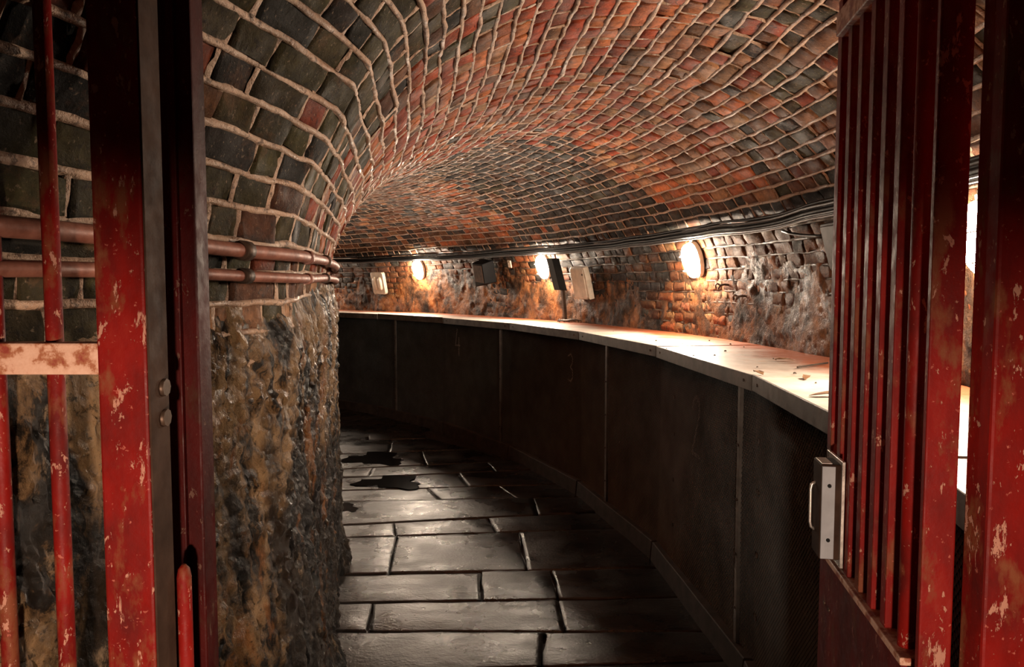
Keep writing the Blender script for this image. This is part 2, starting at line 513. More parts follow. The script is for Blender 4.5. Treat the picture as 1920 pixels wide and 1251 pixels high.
def place_bricks(parent, verts, cols, keep=300, fill_name='brickwork'):
    cen = verts[:, :BX * BY].mean(1)
    nrm = np.cross(verts[:, BX * BY - 1] - verts[:, 0], verts[:, BY - 1] - verts[:, (BX - 1) * BY])
    area = np.linalg.norm(nrm, axis=1)
    n = nrm / area[:, None]
    view = np.array(CAM) - cen
    dist = np.linalg.norm(view, axis=1)
    cosv = np.abs((n * view).sum(1)) / dist
    px, py, d = project(cen)
    vis = (d > 0.2) & (px > -10) & (px < W + 10) & (py > -10) & (py < H + 10)
    score = np.where(vis, area * cosv / dist**2, -1)
    order = np.argsort(-score)
    single = [i for i in order[:keep] if score[i] > 0]
    rest = np.setdiff1d(np.arange(len(verts)), single)
    for i in single:
        me = np_mesh('brick', verts[i] - cen[i], _bq, False, np.repeat(cols[i][None], verts.shape[1], 0))
        o = mesh_obj('brick', me, M['brick'], parent)
        o.location = cen[i]
    if len(rest):
        nv = verts.shape[1]
        q = (_bq[None] + (np.arange(len(rest)) * nv)[:, None, None]).reshape(-1, 4)
        me = np_mesh(fill_name, verts[rest].reshape(-1, 3), q, False, np.repeat(cols[rest], nv, 0))
        tag(mesh_obj(fill_name, me, M['brick'], parent), kind='stuff')

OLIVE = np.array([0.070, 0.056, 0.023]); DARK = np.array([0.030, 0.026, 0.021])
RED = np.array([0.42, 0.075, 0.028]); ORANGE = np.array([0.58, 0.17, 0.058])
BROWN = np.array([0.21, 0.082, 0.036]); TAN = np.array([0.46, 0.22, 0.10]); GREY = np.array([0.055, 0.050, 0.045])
def pick(rnd, table):
    names, w = zip(*table)
    c = names[rnd.choice(len(names), p=np.array(w) / sum(w))]
    return c * rnd.uniform(0.65, 1.35) * rnd.uniform(0.93, 1.07, 3)
U = lambda s: (s - ZS) / LE
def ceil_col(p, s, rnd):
    if s > S_RIGHT0 - (2.2 + 1.5 * float(vnoise(p * 9, 0.5, 0, 44))) * COURSE: return pick(rnd, [(GREY * 0.6, 4), (DARK, 4), (BROWN * 0.6, 2)])  # shade above the cable bundle put into the colour of the outermost courses
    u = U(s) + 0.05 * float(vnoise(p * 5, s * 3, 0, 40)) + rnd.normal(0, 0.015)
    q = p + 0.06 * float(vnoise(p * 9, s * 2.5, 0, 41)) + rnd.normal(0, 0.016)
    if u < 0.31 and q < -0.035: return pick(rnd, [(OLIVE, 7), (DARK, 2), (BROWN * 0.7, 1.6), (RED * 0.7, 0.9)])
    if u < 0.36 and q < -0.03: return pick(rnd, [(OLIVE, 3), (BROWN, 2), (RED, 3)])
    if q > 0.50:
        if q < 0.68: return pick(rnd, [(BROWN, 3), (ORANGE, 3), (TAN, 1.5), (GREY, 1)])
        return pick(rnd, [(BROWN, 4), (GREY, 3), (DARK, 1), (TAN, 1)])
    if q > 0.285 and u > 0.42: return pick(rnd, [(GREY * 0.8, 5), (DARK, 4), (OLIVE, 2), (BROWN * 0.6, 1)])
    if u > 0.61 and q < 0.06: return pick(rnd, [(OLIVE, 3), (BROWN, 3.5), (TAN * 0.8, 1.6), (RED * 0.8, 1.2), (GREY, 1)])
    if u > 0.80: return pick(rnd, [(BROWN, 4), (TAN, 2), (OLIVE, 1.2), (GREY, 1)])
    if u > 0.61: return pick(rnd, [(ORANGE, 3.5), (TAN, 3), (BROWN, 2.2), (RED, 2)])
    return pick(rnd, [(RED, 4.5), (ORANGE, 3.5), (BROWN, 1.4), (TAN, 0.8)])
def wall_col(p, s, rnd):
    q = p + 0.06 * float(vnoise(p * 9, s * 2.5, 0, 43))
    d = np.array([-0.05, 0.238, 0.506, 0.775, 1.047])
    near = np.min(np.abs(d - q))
    if near < 0.07: return pick(rnd, [(BROWN, 4), (TAN * 0.6, 2), (ORANGE * 0.5, 1), (GREY, 1)])  # lamp glow put into the colour: warmer, lighter bricks near each lamp
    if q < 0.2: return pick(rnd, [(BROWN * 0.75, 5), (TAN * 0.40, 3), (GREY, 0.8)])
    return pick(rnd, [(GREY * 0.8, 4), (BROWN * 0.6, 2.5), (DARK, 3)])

def mortar_mesh(n0, n1, hj, hb, gaps, rnd, phi0=PHI0, phi1=PHI1, step=0.028, bed=0.19):
    f = np.array([0.0, 0.5 * bed, 0.5 * bed + 0.035, 0.5, 1 - 0.5 * bed - 0.035, 1 - 0.5 * bed])
    hh = np.array([1.0, 0.75, 0.0, 0.0, 0.0, 0.75])
    rows, hs = [], []
    for k in range(n0, n1):
        rows += list((k + f) * COURSE); hs += list(hh)
    rows.append(n1 * COURSE); hs.append(1.0)
    rows, hs = np.array(rows), np.array(hs)
    ph = np.arange(phi0, phi1, step / 8.2)
    P, S = np.meshgrid(ph, rows, indexing='ij')
    Hh = np.broadcast_to(hs[None], P.shape)
    nz = 0.006 * vnoise(P * 8.2 * 9, S * 22, 0, 50) + 0.004 * vnoise(P * 8.2 * 34, S * 50, 0, 51)
    amount = hj + 0.004 * vnoise(P * 8.2 * 1.3, S * 2, 0, 52)
    h = np.where(Hh > 0.01, hb + (amount - hb) * Hh + nz, hb + 0 * P)
    Sj = S + (Hh > 0.01) * (Hh < 0.9) * 0.003 * vnoise(P * 8.2 * 18, S * 60, 0, 53)
    v = surf(P, Sj, h).reshape(-1, 3)
    q = grid_quads(len(ph), len(rows))[:, ::-1]
    # upright joints
    gi = np.array([0, .5, 1]); gj = np.array([0, .33, .67, 1])
    GI, GJ = np.meshgrid(gi, gj, indexing='ij')
    gp = gaps[:, 0, None] + (gaps[:, 1] - gaps[:, 0])[:, None] * (GI.ravel()[None] * 1.5 - 0.25) + rnd.normal(0, 0.0016, (len(gaps), 12)) / 8.2
    gs = gaps[:, 2, None] + (gaps[:, 3] - gaps[:, 2])[:, None] * GJ.ravel()[None]
    gh = hj - 0.005 + rnd.normal(0, 0.0025, (len(gaps), 1)) + rnd.normal(0, 0.0015, (len(gaps), 12)) - (GI.ravel()[None] != 0.5) * 0.006
    gv = surf(gp, gs, gh)
    gq = grid_quads(3, 4)[:, ::-1]
    q2 = (gq[None] + (np.arange(len(gaps)) * 12)[:, None, None] + len(v)).reshape(-1, 4)
    return np.concatenate([v, gv.reshape(-1, 3)]), np.concatenate([q, q2])

# --- ceiling (vault)
rnd = np.random.default_rng(21)
def len_vault(p, s):
    return rnd.choice([0.10, 0.115, 0.15, 0.205], p=[0.32, 0.34, 0.18, 0.16]) * rnd.uniform(0.9, 1.12)
bk, gp = lay(N_CEIL0, N_CEIL1, len_vault, rnd)
mv, mq = mortar_mesh(N_CEIL0, N_CEIL1, 0.003, -0.016, gp, rnd)
ceiling = mesh_obj('ceiling', np_mesh('ceiling', mv, mq, True), M['mortar'])
tag(ceiling, 'curving brick barrel vault with pale raised mortar joints', 'ceiling', kind='structure')
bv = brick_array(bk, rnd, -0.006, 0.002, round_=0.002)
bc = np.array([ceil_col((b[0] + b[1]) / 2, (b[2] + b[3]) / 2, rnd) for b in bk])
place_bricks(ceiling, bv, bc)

# --- inner wall: bare brick above, lime crust below
rnd = np.random.default_rng(22)
PL1 = 0.62
bk, gp = lay(N_LEFT0, N_CEIL0, len_vault, rnd, phi1=PL1)
keep = np.array([b[2] > 1.46 + 0.10 * float(vnoise((b[0]) * 8.2 * 1.6, 3.3, 0, 60)) + 0.12 * smooth(0.0, 0.12, b[0]) or rnd.random() < 0.12 for b in bk])
mv, mq = mortar_mesh(N_LEFT0, N_CEIL0, 0.004, -0.016, gp, rnd, phi1=PL1)
wall_left = mesh_obj('wall_left', np_mesh('wall_left', mv, mq, True), M['mortar'])
tag(wall_left, 'inner tunnel wall, wet lime crust below dark bricks', 'wall', kind='structure')
bk = bk[keep]
bv = brick_array(bk, rnd, -0.007, 0.001, round_=0.002)
bc = np.array([pick(rnd, [(OLIVE, 6), (BROWN, 2.5), (RED, 0.8), (TAN, 0.6)]) for b in bk])
place_bricks(wall_left, bv, bc)
ph = np.arange(PHI0, PL1, 0.0105 / 7.1)
zz = np.concatenate([np.arange(-0.02, 1.80, 0.0125)])
P, Z = np.meshgrid(ph, zz, indexing='ij')
x = P * 7.1
big = fbm(x * 1.4, Z * 0.9, 0, 4, 70)
mid = fbm(x * 6, Z * 2.4, 0, 4, 71)
rid = 1 - np.abs(fbm(x * 15, Z * 4.5, 0, 3, 72)) * 2
fine = fbm(x * 38, Z * 24, 0, 3, 73)
d = 0.045 * big + 0.028 * mid + 0.010 * rid + 0.016 * fine + 0.008 * vnoise(x * 70, Z * 60, 0, 75)
top = 1.49 + 0.09 * vnoise(x * 1.6, 3.3, 0, 60) + 0.10 * smooth(0.0, 0.12, P) + 0.05 * vnoise(x * 9, Z * 5, 0, 74)
fade = smooth(-0.12, 0.16, Z - top)
d = d * (1 - 0.6 * fade) + 0.028 * (1 - fade) - 0.030 * fade
d = d + 0.05 * (1 - smooth(0.0, 0.25, Z)) * smooth(-0.4, 0.3, mid)
cv = pol(P, r_in(P) + d, Z).reshape(-1, 3)
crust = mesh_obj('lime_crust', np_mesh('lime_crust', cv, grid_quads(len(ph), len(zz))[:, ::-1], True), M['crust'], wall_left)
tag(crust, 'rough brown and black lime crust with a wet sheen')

# --- outer wall above the shelf
rnd = np.random.default_rng(23)
N_R1 = int(S_END / COURSE) + 1
def len_wall(p, s):
    return rnd.choice([0.07, 0.11, 0.17, 0.21], p=[0.2, 0.4, 0.2, 0.2]) * rnd.uniform(0.85, 1.15)
bk, gp = lay(N_CEIL1, N_R1, len_wall, rnd, bed=0.16)
mv, mq = mortar_mesh(N_CEIL1, N_R1, -0.002, -0.010, gp, rnd, bed=0.16)
wall_right = mesh_obj('wall_right', np_mesh('wall_right', mv, mq, True), M['dirtymortar'])
tag(wall_right, 'outer tunnel wall of worn bricks above the metal shelf', 'wall', kind='structure')
bv = brick_array(bk, rnd, -0.003, 0.004, jit=0.006, round_=0.0025)
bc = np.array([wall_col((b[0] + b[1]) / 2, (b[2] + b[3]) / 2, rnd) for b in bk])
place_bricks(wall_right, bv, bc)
# crumbling render low on the outer wall
ph = np.arange(PHI0, PHI1, 0.016 / 9.5)
zz = np.arange(1.18, 1.80, 0.014)
P, Z = np.meshgrid(ph, zz, indexing='ij')
x = P * 9.5
d = 0.009 - 0.050 * (Z - 1.46) + 0.016 * fbm(x * 4.5, Z * 4.5, 0, 4, 80) + 0.014 * fbm(x * 14, Z * 14, 0, 4, 81) + 0.006 * fbm(x * 40, Z * 40, 0, 2, 82)
cv = pol(P, out_r(P, Z) - d, Z).reshape(-1, 3)
rc_ = mesh_obj('crumbling_render', np_mesh('crumbling_render', cv, grid_quads(len(ph), len(zz)), True), M['render'], wall_right)

# ------------------------------------------------------------------ floor: flagstones
ph = np.linspace(PHI0, PHI1, 120); rr = np.linspace(6.6, 9.6, 30)
P, R = np.meshgrid(ph, rr, indexing='ij')
fl = mesh_obj('floor', np_mesh('floor', pol(P, R, -0.028 + 0.006 * fbm(P * 40, R * 5, 0, 3, 90)).reshape(-1, 3), grid_quads(120, 30)[:, ::-1], True), M['dirt'])
tag(fl, 'worn wet flagstone floor of the tunnel', 'floor', kind='structure')
def flagstone(c, rnd, nx=9, ny=6):
    """c: four plan corners near-left, near-right, far-right, far-left"""
    c = [Vector(p) for p in c]
    g = 0.005
    mid = sum(c, Vector((0, 0))) / 4
    fi = np.linspace(0, 1, nx); fj = np.linspace(0, 1, ny)
    A, B = np.meshgrid(fi, fj, indexing='ij')
    A = np.where(A == fi[1], 0.025, np.where(A == fi[-2], 0.975, A))
    B = np.where(B == fj[1], 0.05, np.where(B == fj[-2], 0.95, B))
    c4 = np.array([[p.x, p.y] for p in c])
    xy = ((1 - A) * (1 - B))[..., None] * c4[0] + (A * (1 - B))[..., None] * c4[1] + (A * B)[..., None] * c4[2] + ((1 - A) * B)[..., None] * c4[3]
    m = np.array([mid.x, mid.y])
    size = np.abs(xy - m).max((0, 1))
    xy = m + (xy - m) * (1 - g / np.maximum(size, 0.05))
    bd = (A < 1e-6) | (A > 1 - 1e-6) | (B < 1e-6) | (B > 1 - 1e-6)
    xy = xy + bd[..., None] * rnd.normal(0, 0.004, xy.shape)
    tx, ty = rnd.normal(0, 0.0025, 2)
    z = rnd.uniform(-0.003, 0.003) + (A - .5) * tx + (B - .5) * ty + 0.0025 * fbm(xy[..., 0] * 6, xy[..., 1] * 6, 0, 3, 91) - bd * rnd.uniform(0.001, 0.0045, bd.shape)
    v = np.concatenate([xy, z[..., None]], -1).reshape(-1, 3)
    per = [i * ny for i in range(nx)] + [(nx - 1) * ny + j for j in range(1, ny)] + [i * ny + ny - 1 for i in range(nx - 2, -1, -1)] + [j for j in range(ny - 2, 0, -1)]
    low = v[per].copy(); low[:, 2] = -0.05
    q = [list(t) for t in grid_quads(nx, ny)]
    for a in range(len(per)):
        b = (a + 1) % len(per)
        q.append([per[b], per[a], nx * ny + a, nx * ny + b])
    v = np.concatenate([v, low])
    cen = np.array([mid.x, mid.y, 0.0])
    o = mesh_obj('flagstone', np_mesh('flagstone', v - cen, np.array(q)[:, ::-1], False), M['flag'], fl)
    o.location = cen
rnd = np.random.default_rng(31)
# courses read off the photograph: row lines as (y at x=620, y at x=1000) on the floor plane, then joints (x on the near line, x on the far line)
rows = [(1262, 1250), (1183, 1184), (1132, 1125), (1078, 1070), (1008, 996), (986, 966), (941, 934), (920, 909), (896, 880), (881, 862), (853, 838), (828, 815), (808, 797), (793, 782)]
joints = [[(1016, 1022), (1420, 1360)], [(690, 698), (1060, 1047)], [(904, 901), (1048, 1034), (1330, 1280)], [(728, 745), (990, 975), (1290, 1220)],
          [(742, 738), (932, 914)], [(1010, 1000)], [(826, 803)], [(880, 860)], [(690, 700), (930, 915)], [(800, 790)], [(730, 735)], [(690, 690), (800, 790)], [(740, 740)]]
def line(yl, yr):
    a, b = floor_pt(620, yl), floor_pt(1000, yr)
    return lambda X: (X, a[1] + (b[1] - a[1]) * (X - a[0]) / (b[0] - a[0]))
for i in range(len(rows) - 1):
    near, far = line(*rows[i]), line(*rows[i + 1])
    def bounds(f):
        y = f(0)[1]
        ang = math.asin((y - CY) / 8.0)
        return CX + (6.75) * math.cos(ang), CX + 9.0 * math.cos(ang)
    xl, xr = bounds(near)
    xl2, xr2 = bounds(far)
    pts = [(xl, xl2)]
    for jn, jf in joints[i]:
        yn = rows[i][0] + (rows[i][1] - rows[i][0]) * (jn - 620) / 380
        yf = rows[i + 1][0] + (rows[i + 1][1] - rows[i + 1][0]) * (jf - 620) / 380
        pts.append((floor_pt(jn, yn)[0], floor_pt(jf, yf)[0]))
    last = pts[-1]
    if xr - last[0] > 0.95:
        pts.append(((last[0] + xr) / 2, (last[1] + xr2) / 2))
    pts.append((xr, xr2))
    for (a, b), (c, d_) in zip(pts[:-1], pts[1:]):
        flagstone([near(a), near(c), far(d_), far(b)], rnd)
yl = line(*rows[0])(0)[1]
y = yl                                    # courses nearer the gate than the photograph shows
while y > 0.2:
    y2 = y - rnd.uniform(0.35, 0.5)
    xm = rnd.uniform(-0.35, 0.35)
    f0 = lambda X: (X, y2 + 0.03 * X); f1 = lambda X: (X, y + (0.03 if y < yl else (line(*rows[0])(1)[1] - yl)) * X)
    for a, c in ((-1.05, xm), (xm, 0.95)):
        flagstone([f0(a), f0(c), f1(c), f1(a)], rnd)
    y = y2
p = math.atan2(line(*rows[-1])(0)[1] - CY, 7.9) + 0.0       # courses round the bend
while p < 1.25:
    p2 = p + rnd.uniform(0.05, 0.075)
    rm = rnd.uniform(7.4, 8.3)
    for a, c in ((6.75, rm), (rm, 8.95)):
        q4 = [pol(p, a, 0), pol(p, c, 0), pol(p2, c, 0), pol(p2, a, 0)]
        flagstone([(t[0], t[1]) for t in q4], rnd)
    p = p2
# standing water
for (pxa, pxb, pya, pyb, lab) in ((640, 765, 848, 875, 'long dark puddle on the floor farther along the tunnel, with glints'), (665, 800, 892, 919, 'wide dark puddle between the flagstone joints beyond the pale slab'), (628, 672, 944, 962, 'small puddle beside the foot of the crusted wall')):
    mb = MB()
    n = 28; ring = []
    for t in range(n):
        a = 2 * math.pi * t / n
        k = 1 + 0.28 * math.sin(3 * a + pxa) + 0.14 * math.sin(7 * a + 1) + 0.06 * math.sin(13 * a)
        q = floor_pt((pxa + pxb) / 2 + (pxb - pxa) / 2 * k * math.cos(a) * 0.85, (pya + pyb) / 2 + (pyb - pya) / 2 * k * math.sin(a) * 0.85)
        ring.append(q)
    mb.prism([(a, b, -0.002) for a, b in ring], [(a, b, 0.0055) for a, b in ring])
    tag(mb.build('puddle', M['water']), lab, 'puddle')

# ------------------------------------------------------------------ shelf casing along the outer wall
ZSH = 1.25
SEG = math.radians(9.0)
KINK = [math.radians(9.0) * k - math.radians(0.0) for k in range(-3, 9)]
def fr(phi, off=0.0):
    """radius of the faceted casing front at angle phi"""
    k = math.floor(phi / SEG)
    m = (k + 0.5) * SEG
    return (RSH + 0.012) * math.cos(SEG / 2) / math.cos(phi - m) + off
def P3(phi, r, z): return (CX + r * math.cos(phi), CY + r * math.sin(phi), z)
shelf = empty('metal_shelf', loc=(CX + RSH, CY, ZSH))
tag(shelf, 'long curved metal shelf with rust along the brick wall', 'shelf')
so_ = Vector(shelf.location)
def sh(o): return o
for a, b in zip(KINK[:-1], KINK[1:]):
    mb = MB()
    ra, rb = fr(a, -0.022), fr(b - 1e-6, -0.022)
    dz = random.uniform(-0.003, 0.003)
    g = 0.0006
    ro = 9.49
    L = lambda p: tuple(Vector(p) - so_)
    z1, z0 = ZSH + dz, ZSH - 0.012 + dz
    n = 4
    outer = [P3(a + g + (b - a - 2 * g) * i / n, ro, 0) for i in range(n + 1)][::-1]
    poly = [P3(a + g, ra, 0), P3(b - g, rb, 0)] + outer
    mb.prism([L((x, y, z0)) for x, y, _ in poly], [L((x, y, z1)) for x, y, _ in poly])
    pl = mb.build('shelf_plate', M['shelf'], shelf, 0.002, 1)
    mb = MB()
    ri_, rj = ra + 0.006, rb + 0.006
    hl = 0.062
    poly = [P3(a + g, ra - 0.003, 0), P3(b - g, rb - 0.003, 0), P3(b - g, rj, 0), P3(a + g, ri_, 0)]
    mb.prism([L((x, y, ZSH - hl + dz)) for x, y, _ in poly], [L((x, y, ZSH + dz + 0.002)) for x, y, _ in poly])
    mb.build('front_lip', M['galv'], pl, 0.0015, 1)
    for t in (0.06, 0.94):
        mb = MB()
        pp = a + (b - a) * t
        r_ = ra - 0.003
        p0 = Vector(P3(pp, (ra + rb) / 2 * math.cos(SEG / 2) / math.cos((t - 0.5) * SEG) - 0.003, ZSH - 0.03))
        nd = Vector((-math.cos((a + b) / 2), -math.sin((a + b) / 2), 0))
        mb.tube([L(p0 - nd * 0.004), L(p0 + nd * 0.003)], 0.006, 8)
        mb.build('screw', M['iron'], pl)

STRIPS = [math.radians(v) for v in (-26.6, -12.8, 1.0, 14.4, 28.2, 42.5, 56.5, 70.5)]
digits = {1: '1', 2: '2', 3: '3', 4: '4', 5: '5'}
STROKES = {
    '2': [[(-.5, .55), (-.35, .85), (0, 1), (.35, .85), (.45, .5), (.2, .1), (-.5, -.95), (.5, -.95)]],
    '3': [[(-.5, .85), (0, 1), (.4, .8), (.4, .4), (0, .08), (.4, -.15), (.45, -.6), (.1, -.95), (-.5, -.85)]],
    '4': [[(-.1, 1), (-.5, -.25), (.5, -.25)], [(.25, .35), (.25, -1)]],
    '5': [[(.45, 1), (-.35, 1), (-.42, .15), (.1, .25), (.45, -.1), (.42, -.6), (.05, -.95), (-.5, -.85)]],
    '1': [[(-.2, .7), (.05, 1), (.05, -1)]],
}
panel_words = {0: 'wire mesh panel of the shelf casing behind the right gate post', 1: 'wire mesh panel of the shelf casing beside the open gate with the lock', 2: 'wire mesh panel of the shelf casing with a chalked number two',
               3: 'wire mesh panel of the shelf casing with a chalked number three', 4: 'wire mesh panel of the shelf casing with a chalked number four', 5: 'wire mesh panel of the shelf casing with a chalked number five',
               6: 'wire mesh panel of the shelf casing around the bend past the chalked five'}
num_of = {2: '2', 3: '3', 4: '4', 5: '5'}
ZB, ZT = 0.09, ZSH - 0.055
for i, (a, b) in enumerate(zip(STRIPS[:-1], STRIPS[1:])):
    org = Vector(P3((a + b) / 2, RSH, 0))
    root = empty('mesh_panel', loc=org)
    tag(root, panel_words[i], 'panel', 'wire mesh casing panels')
    L = lambda p: tuple(Vector(p) - org)
    # backing board
    n = 24
    vs, fs = [], []
    for k in range(n + 1):
        pp = a + (b - a) * k / n
        for off in (0.016, 0.028):
            for z in (0.02, ZT): vs.append(L(P3(pp, fr(min(max(pp, -0.45), 1.3), off), z)))
    mb = MB()
    for k in range(n):
        q = k * 4
        fs += [(q, q + 1, q + 5, q + 4), (q + 2, q + 6, q + 7, q + 3), (q + 1, q + 3, q + 7, q + 5)]
    mb.add(vs, fs)
    mb.build('backing_board', M['board'], root)
    # expanded metal: every strand a small tilted strip
    cw, ch = 0.020, 0.0105
    nu = int((b - a) * RSH / cw); nv = int((ZT - ZB) / ch)
    uu = np.arange(nu * 2 + 1) * 0.5
    A, B = np.meshgrid(np.arange(nu * 2), np.arange(nv), indexing='ij')
    upz = ((A + 0) % 2) * 1.0
    p0 = a + (A * 0.5) * (b - a) / nu; p1 = a + (A * 0.5 + 0.5) * (b - a) / nu
    # zigzag strands, neighbouring rows mirrored so that they close into diamonds
    sgn = np.where((A + B) % 2 == 0, 1.0, -1.0)
    zc = ZB + (B + 0.5) * (ZT - ZB) / nv
    hz = 0.5 * (ZT - ZB) / nv
    za, zb = zc - sgn * hz, zc + sgn * hz
    tw = 0.0011
    frv = np.vectorize(fr)
    bulge = lambda p_, z_: 0.006 * np.sin((p_ - a) / (b - a) * 9 + z_ * 3)
    def ring(p_, z_, dz_, off): return pol(p_, frv(p_, 0.0) + off + bulge(p_, z_), z_ + dz_)
    v4 = np.stack([ring(p0, za, -tw, 0.0), ring(p1, zb, -tw, 0.0), ring(p1, zb, tw, 0.0035), ring(p0, za, tw, 0.0035)], -2).reshape(-1, 3) - np.array(org)
    me = np_mesh('mesh_sheet', v4, np.arange(len(v4)).reshape(-1, 4), False)
    tag(mesh_obj('mesh_sheet', me, M['wire'], root), kind='stuff')
    # cover strip at the near joint
    mb = MB()
    rs = fr(a)
    dphi = 0.017 / RSH
    q0, q1 = P3(a - dphi, rs - 0.014, 0), P3(a + dphi, rs - 0.014, 0)
    q2, q3 = P3(a + dphi, rs + 0.002, 0), P3(a - dphi, rs + 0.002, 0)
    mb.prism([L((x, y, 0.07)) for x, y, _ in (q0, q1, q2, q3)], [L((x, y, ZSH - 0.005 if i == 2 else ZT)) for x, y, _ in (q0, q1, q2, q3)])
    st = mb.build('cover_strip', M['galv'], root, 0.002, 1)
    for z in (0.25, 0.48, 0.71, 0.94):
        mb = MB()
        c = Vector(P3(a, rs - 0.015, z)); nd = Vector((-math.cos(a), -math.sin(a), 0))
        mb.tube([L(c), L(c + nd * 0.004)], 0.006, 8)
        mb.build('screw', M['iron'], st)
    if i in (1, 2):
        for z in (0.30, 0.55, 0.80, 1.0):        # washers holding the sheet to the middle stud
            mb = MB()
            pm = a + (b - a) * (0.45 if i == 2 else 0.9)
            c = Vector(P3(pm, fr(pm) - 0.004, z)); nd = Vector((-math.cos(pm), -math.sin(pm), 0))
            mb.tube([L(c), L(c + nd * 0.004)], 0.011, 10)
            mb.build('washer', M['iron'], root)
    if i in num_of:
        mb = MB()
        t = {2: 0.30, 3: 0.36, 4: 0.42, 5: 0.58}[i]
        zc_ = {2: 0.90, 3: 0.95, 4: 1.0, 5: 0.92}[i]
        hs_ = {2: 0.15, 3: 0.11, 4: 0.14, 5: 0.12}[i]
        pc = a + (b - a) * t
        for stroke in STROKES[num_of[i]]:
            for (x0, y0), (x1, y1) in zip(stroke[:-1], stroke[1:]):
                dx, dy = x1 - x0, y1 - y0
                l = math.hypot(dx, dy)
                nx, ny = -dy / l * 0.06, dx / l * 0.06
                quad = []
                for (qx, qy) in ((x0 - nx - dx / l * .04, y0 - ny - dy / l * .04), (x1 - nx + dx / l * .04, y1 - ny + dy / l * .04), (x1 + nx, y1 + ny), (x0 + nx, y0 + ny)):
                    pp = pc - qx * hs_ * 0.75 / RSH        # to the right in the picture is towards smaller angles
                    quad.append((pp, zc_ + qy * hs_))
                mb.prism([L(P3(p_, fr(p_, 0.0145), z_)) for p_, z_ in quad], [L(P3(p_, fr(p_, 0.0125), z_)) for p_, z_ in quad])
        mb.build('painted_number', M['chalk'], root)
# kerb at the foot of the casing
kerb = empty('trim_1', loc=P3(0, RSH, 0))
tag(kerb, 'low cement kerb at the foot of the mesh casing', 'kerb', kind='structure')
for a, b in zip(KINK[:-1], KINK[1:]):
    org = Vector(kerb.location)
    L = lambda p: tuple(Vector(p) - org)
    mb = MB(); g = 0.0008
    n = 5
    top, bot = [], []
    ins = [(a + g + (b - a - 2 * g) * k / n) for k in range(n + 1)]
    inner = [(p_, fr(min(p_, b - 1e-6), -0.045 + random.uniform(-.003, .003))) for p_ in ins]
    outer = [(p_, fr(min(p_, b - 1e-6), 0.03)) for p_ in ins][::-1]
    bot = [L(P3(p_, r_, -0.03)) for p_, r_ in inner + outer]
    top = [L(P3(p_, r_ + (0.012 if k <= n else 0), 0.105)) for k, (p_, r_) in enumerate(inner + outer)]
    mb.prism(bot, top)
    mb.build('kerb_block', M['kerb'], kerb, 0.004, 1)

# ------------------------------------------------------------------ things fixed to the outer wall
def wall_frame(phi, z, off=0.0, tilt=0.2, roll=0.0):
    r = float(out_r(phi, z)) - off - max(face_disp(phi, s_wall(z)), -0.01)
    X = Vector((math.sin(phi), -math.cos(phi), 0)); Y0 = Vector((math.cos(phi), math.sin(phi), 0)); Z0 = Vector((0, 0, 1))
    Zv = (Z0 - Y0 * tilt).normalized(); Y = Zv.cross(X).normalized()
    m = Matrix((X, Y, Zv)).transposed().to_4x4()
    m.translation = Vector(P3(phi, r, z))
    return m @ Matrix.Rotation(roll, 4, 'Y')
def egg(n, w, h, y, taper=0.16):
    out = []
    for k in range(n):
        t = 2 * math.pi * k / n
        z = math.sin(t)
        out.append((w * math.cos(t) * (1 + taper * z), y, h * z))
    return out
def bulkhead(phi, z, label, glow):
    root = empty('bulkhead_lamp', wall_frame(phi, z, 0.030, 0.30, 0.05))
    tag(root, label, 'lamp', 'lit bulkhead lamps along the outer wall')
    root.scale = (1.18, 1.0, 1.1)
    n = 24
    mb = MB()
    rings = [egg(n, 0.070, 0.114, 0.02), egg(n, 0.070, 0.114, -0.010), egg(n, 0.064, 0.108, -0.014)]
    vs = [p for r in rings for p in r]
    fs = [(i * n + k, i * n + (k + 1) % n, (i + 1) * n + (k + 1) % n, (i + 1) * n + k) for i in range(2) for k in range(n)]
    mb.add(vs, fs + [tuple(range(n)), tuple(range(2 * n, 3 * n))])
    mb.build('base', M['white'], root)
    mb = MB()
    prof = [(0.99, -0.012), (0.98, -0.04), (0.90, -0.056), (0.72, -0.068), (0.45, -0.075)]
    vs = [p for s_, y_ in prof for p in egg(n, 0.066 * s_, 0.110 * s_, y_)] + [(0, -0.077, 0)]
    fs = [(i * n + k, i * n + (k + 1) % n, (i + 1) * n + (k + 1) % n, (i + 1) * n + k) for i in range(4) for k in range(n)]
    fs += [(4 * n + k, 4 * n + (k + 1) % n, 5 * n) for k in range(n)]
    mb.add(vs, fs, True)
    mb.build('diffuser', glow, root)
    for zz_ in (0.035, -0.055):
        mb = MB()
        w = 0.066 * (1 + 0.16 * zz_ / 0.11) * math.sqrt(1 - (zz_ / 0.118)**2) + 0.006
        mb.tube([(-w, -0.02, zz_), (-w, -0.055, zz_), (-w * 0.6, -0.086, zz_), (0, -0.096, zz_), (w * 0.6, -0.086, zz_), (w, -0.055, zz_), (w, -0.02, zz_)], 0.0022, 6)
        mb.build('wire_guard', M['white'], root)
    mb = MB()
    mb.tube([(0, 0.005, 0.108), (0, 0.005, 0.128), (0, 0.006, 0.130), (0.0, 0.008, 0.140)], [0.012, 0.012, 0.006, 0.006], 10)
    mb.build('cable_gland', M['white'], root)
DEG = math.radians
for a_, z_, lab in ((-2.9, 1.755, 'lit oval bulkhead lamp on the wall behind the red gate posts'), (13.66, 1.775, 'lit oval bulkhead lamp above the brightest stretch of shelf and iron hooks'),
                    (29.0, 1.79, 'lit oval bulkhead lamp beside the dark upright wall post'), (44.4, 1.80, 'lit oval bulkhead lamp next to the ribbed white box'),
                    (59.9, 1.79, 'lit oval bulkhead lamp round the bend behind the crusted wall')):
    bulkhead(DEG(a_), z_, lab, M['glow_dim'] if a_ < 0 else M['glow'])

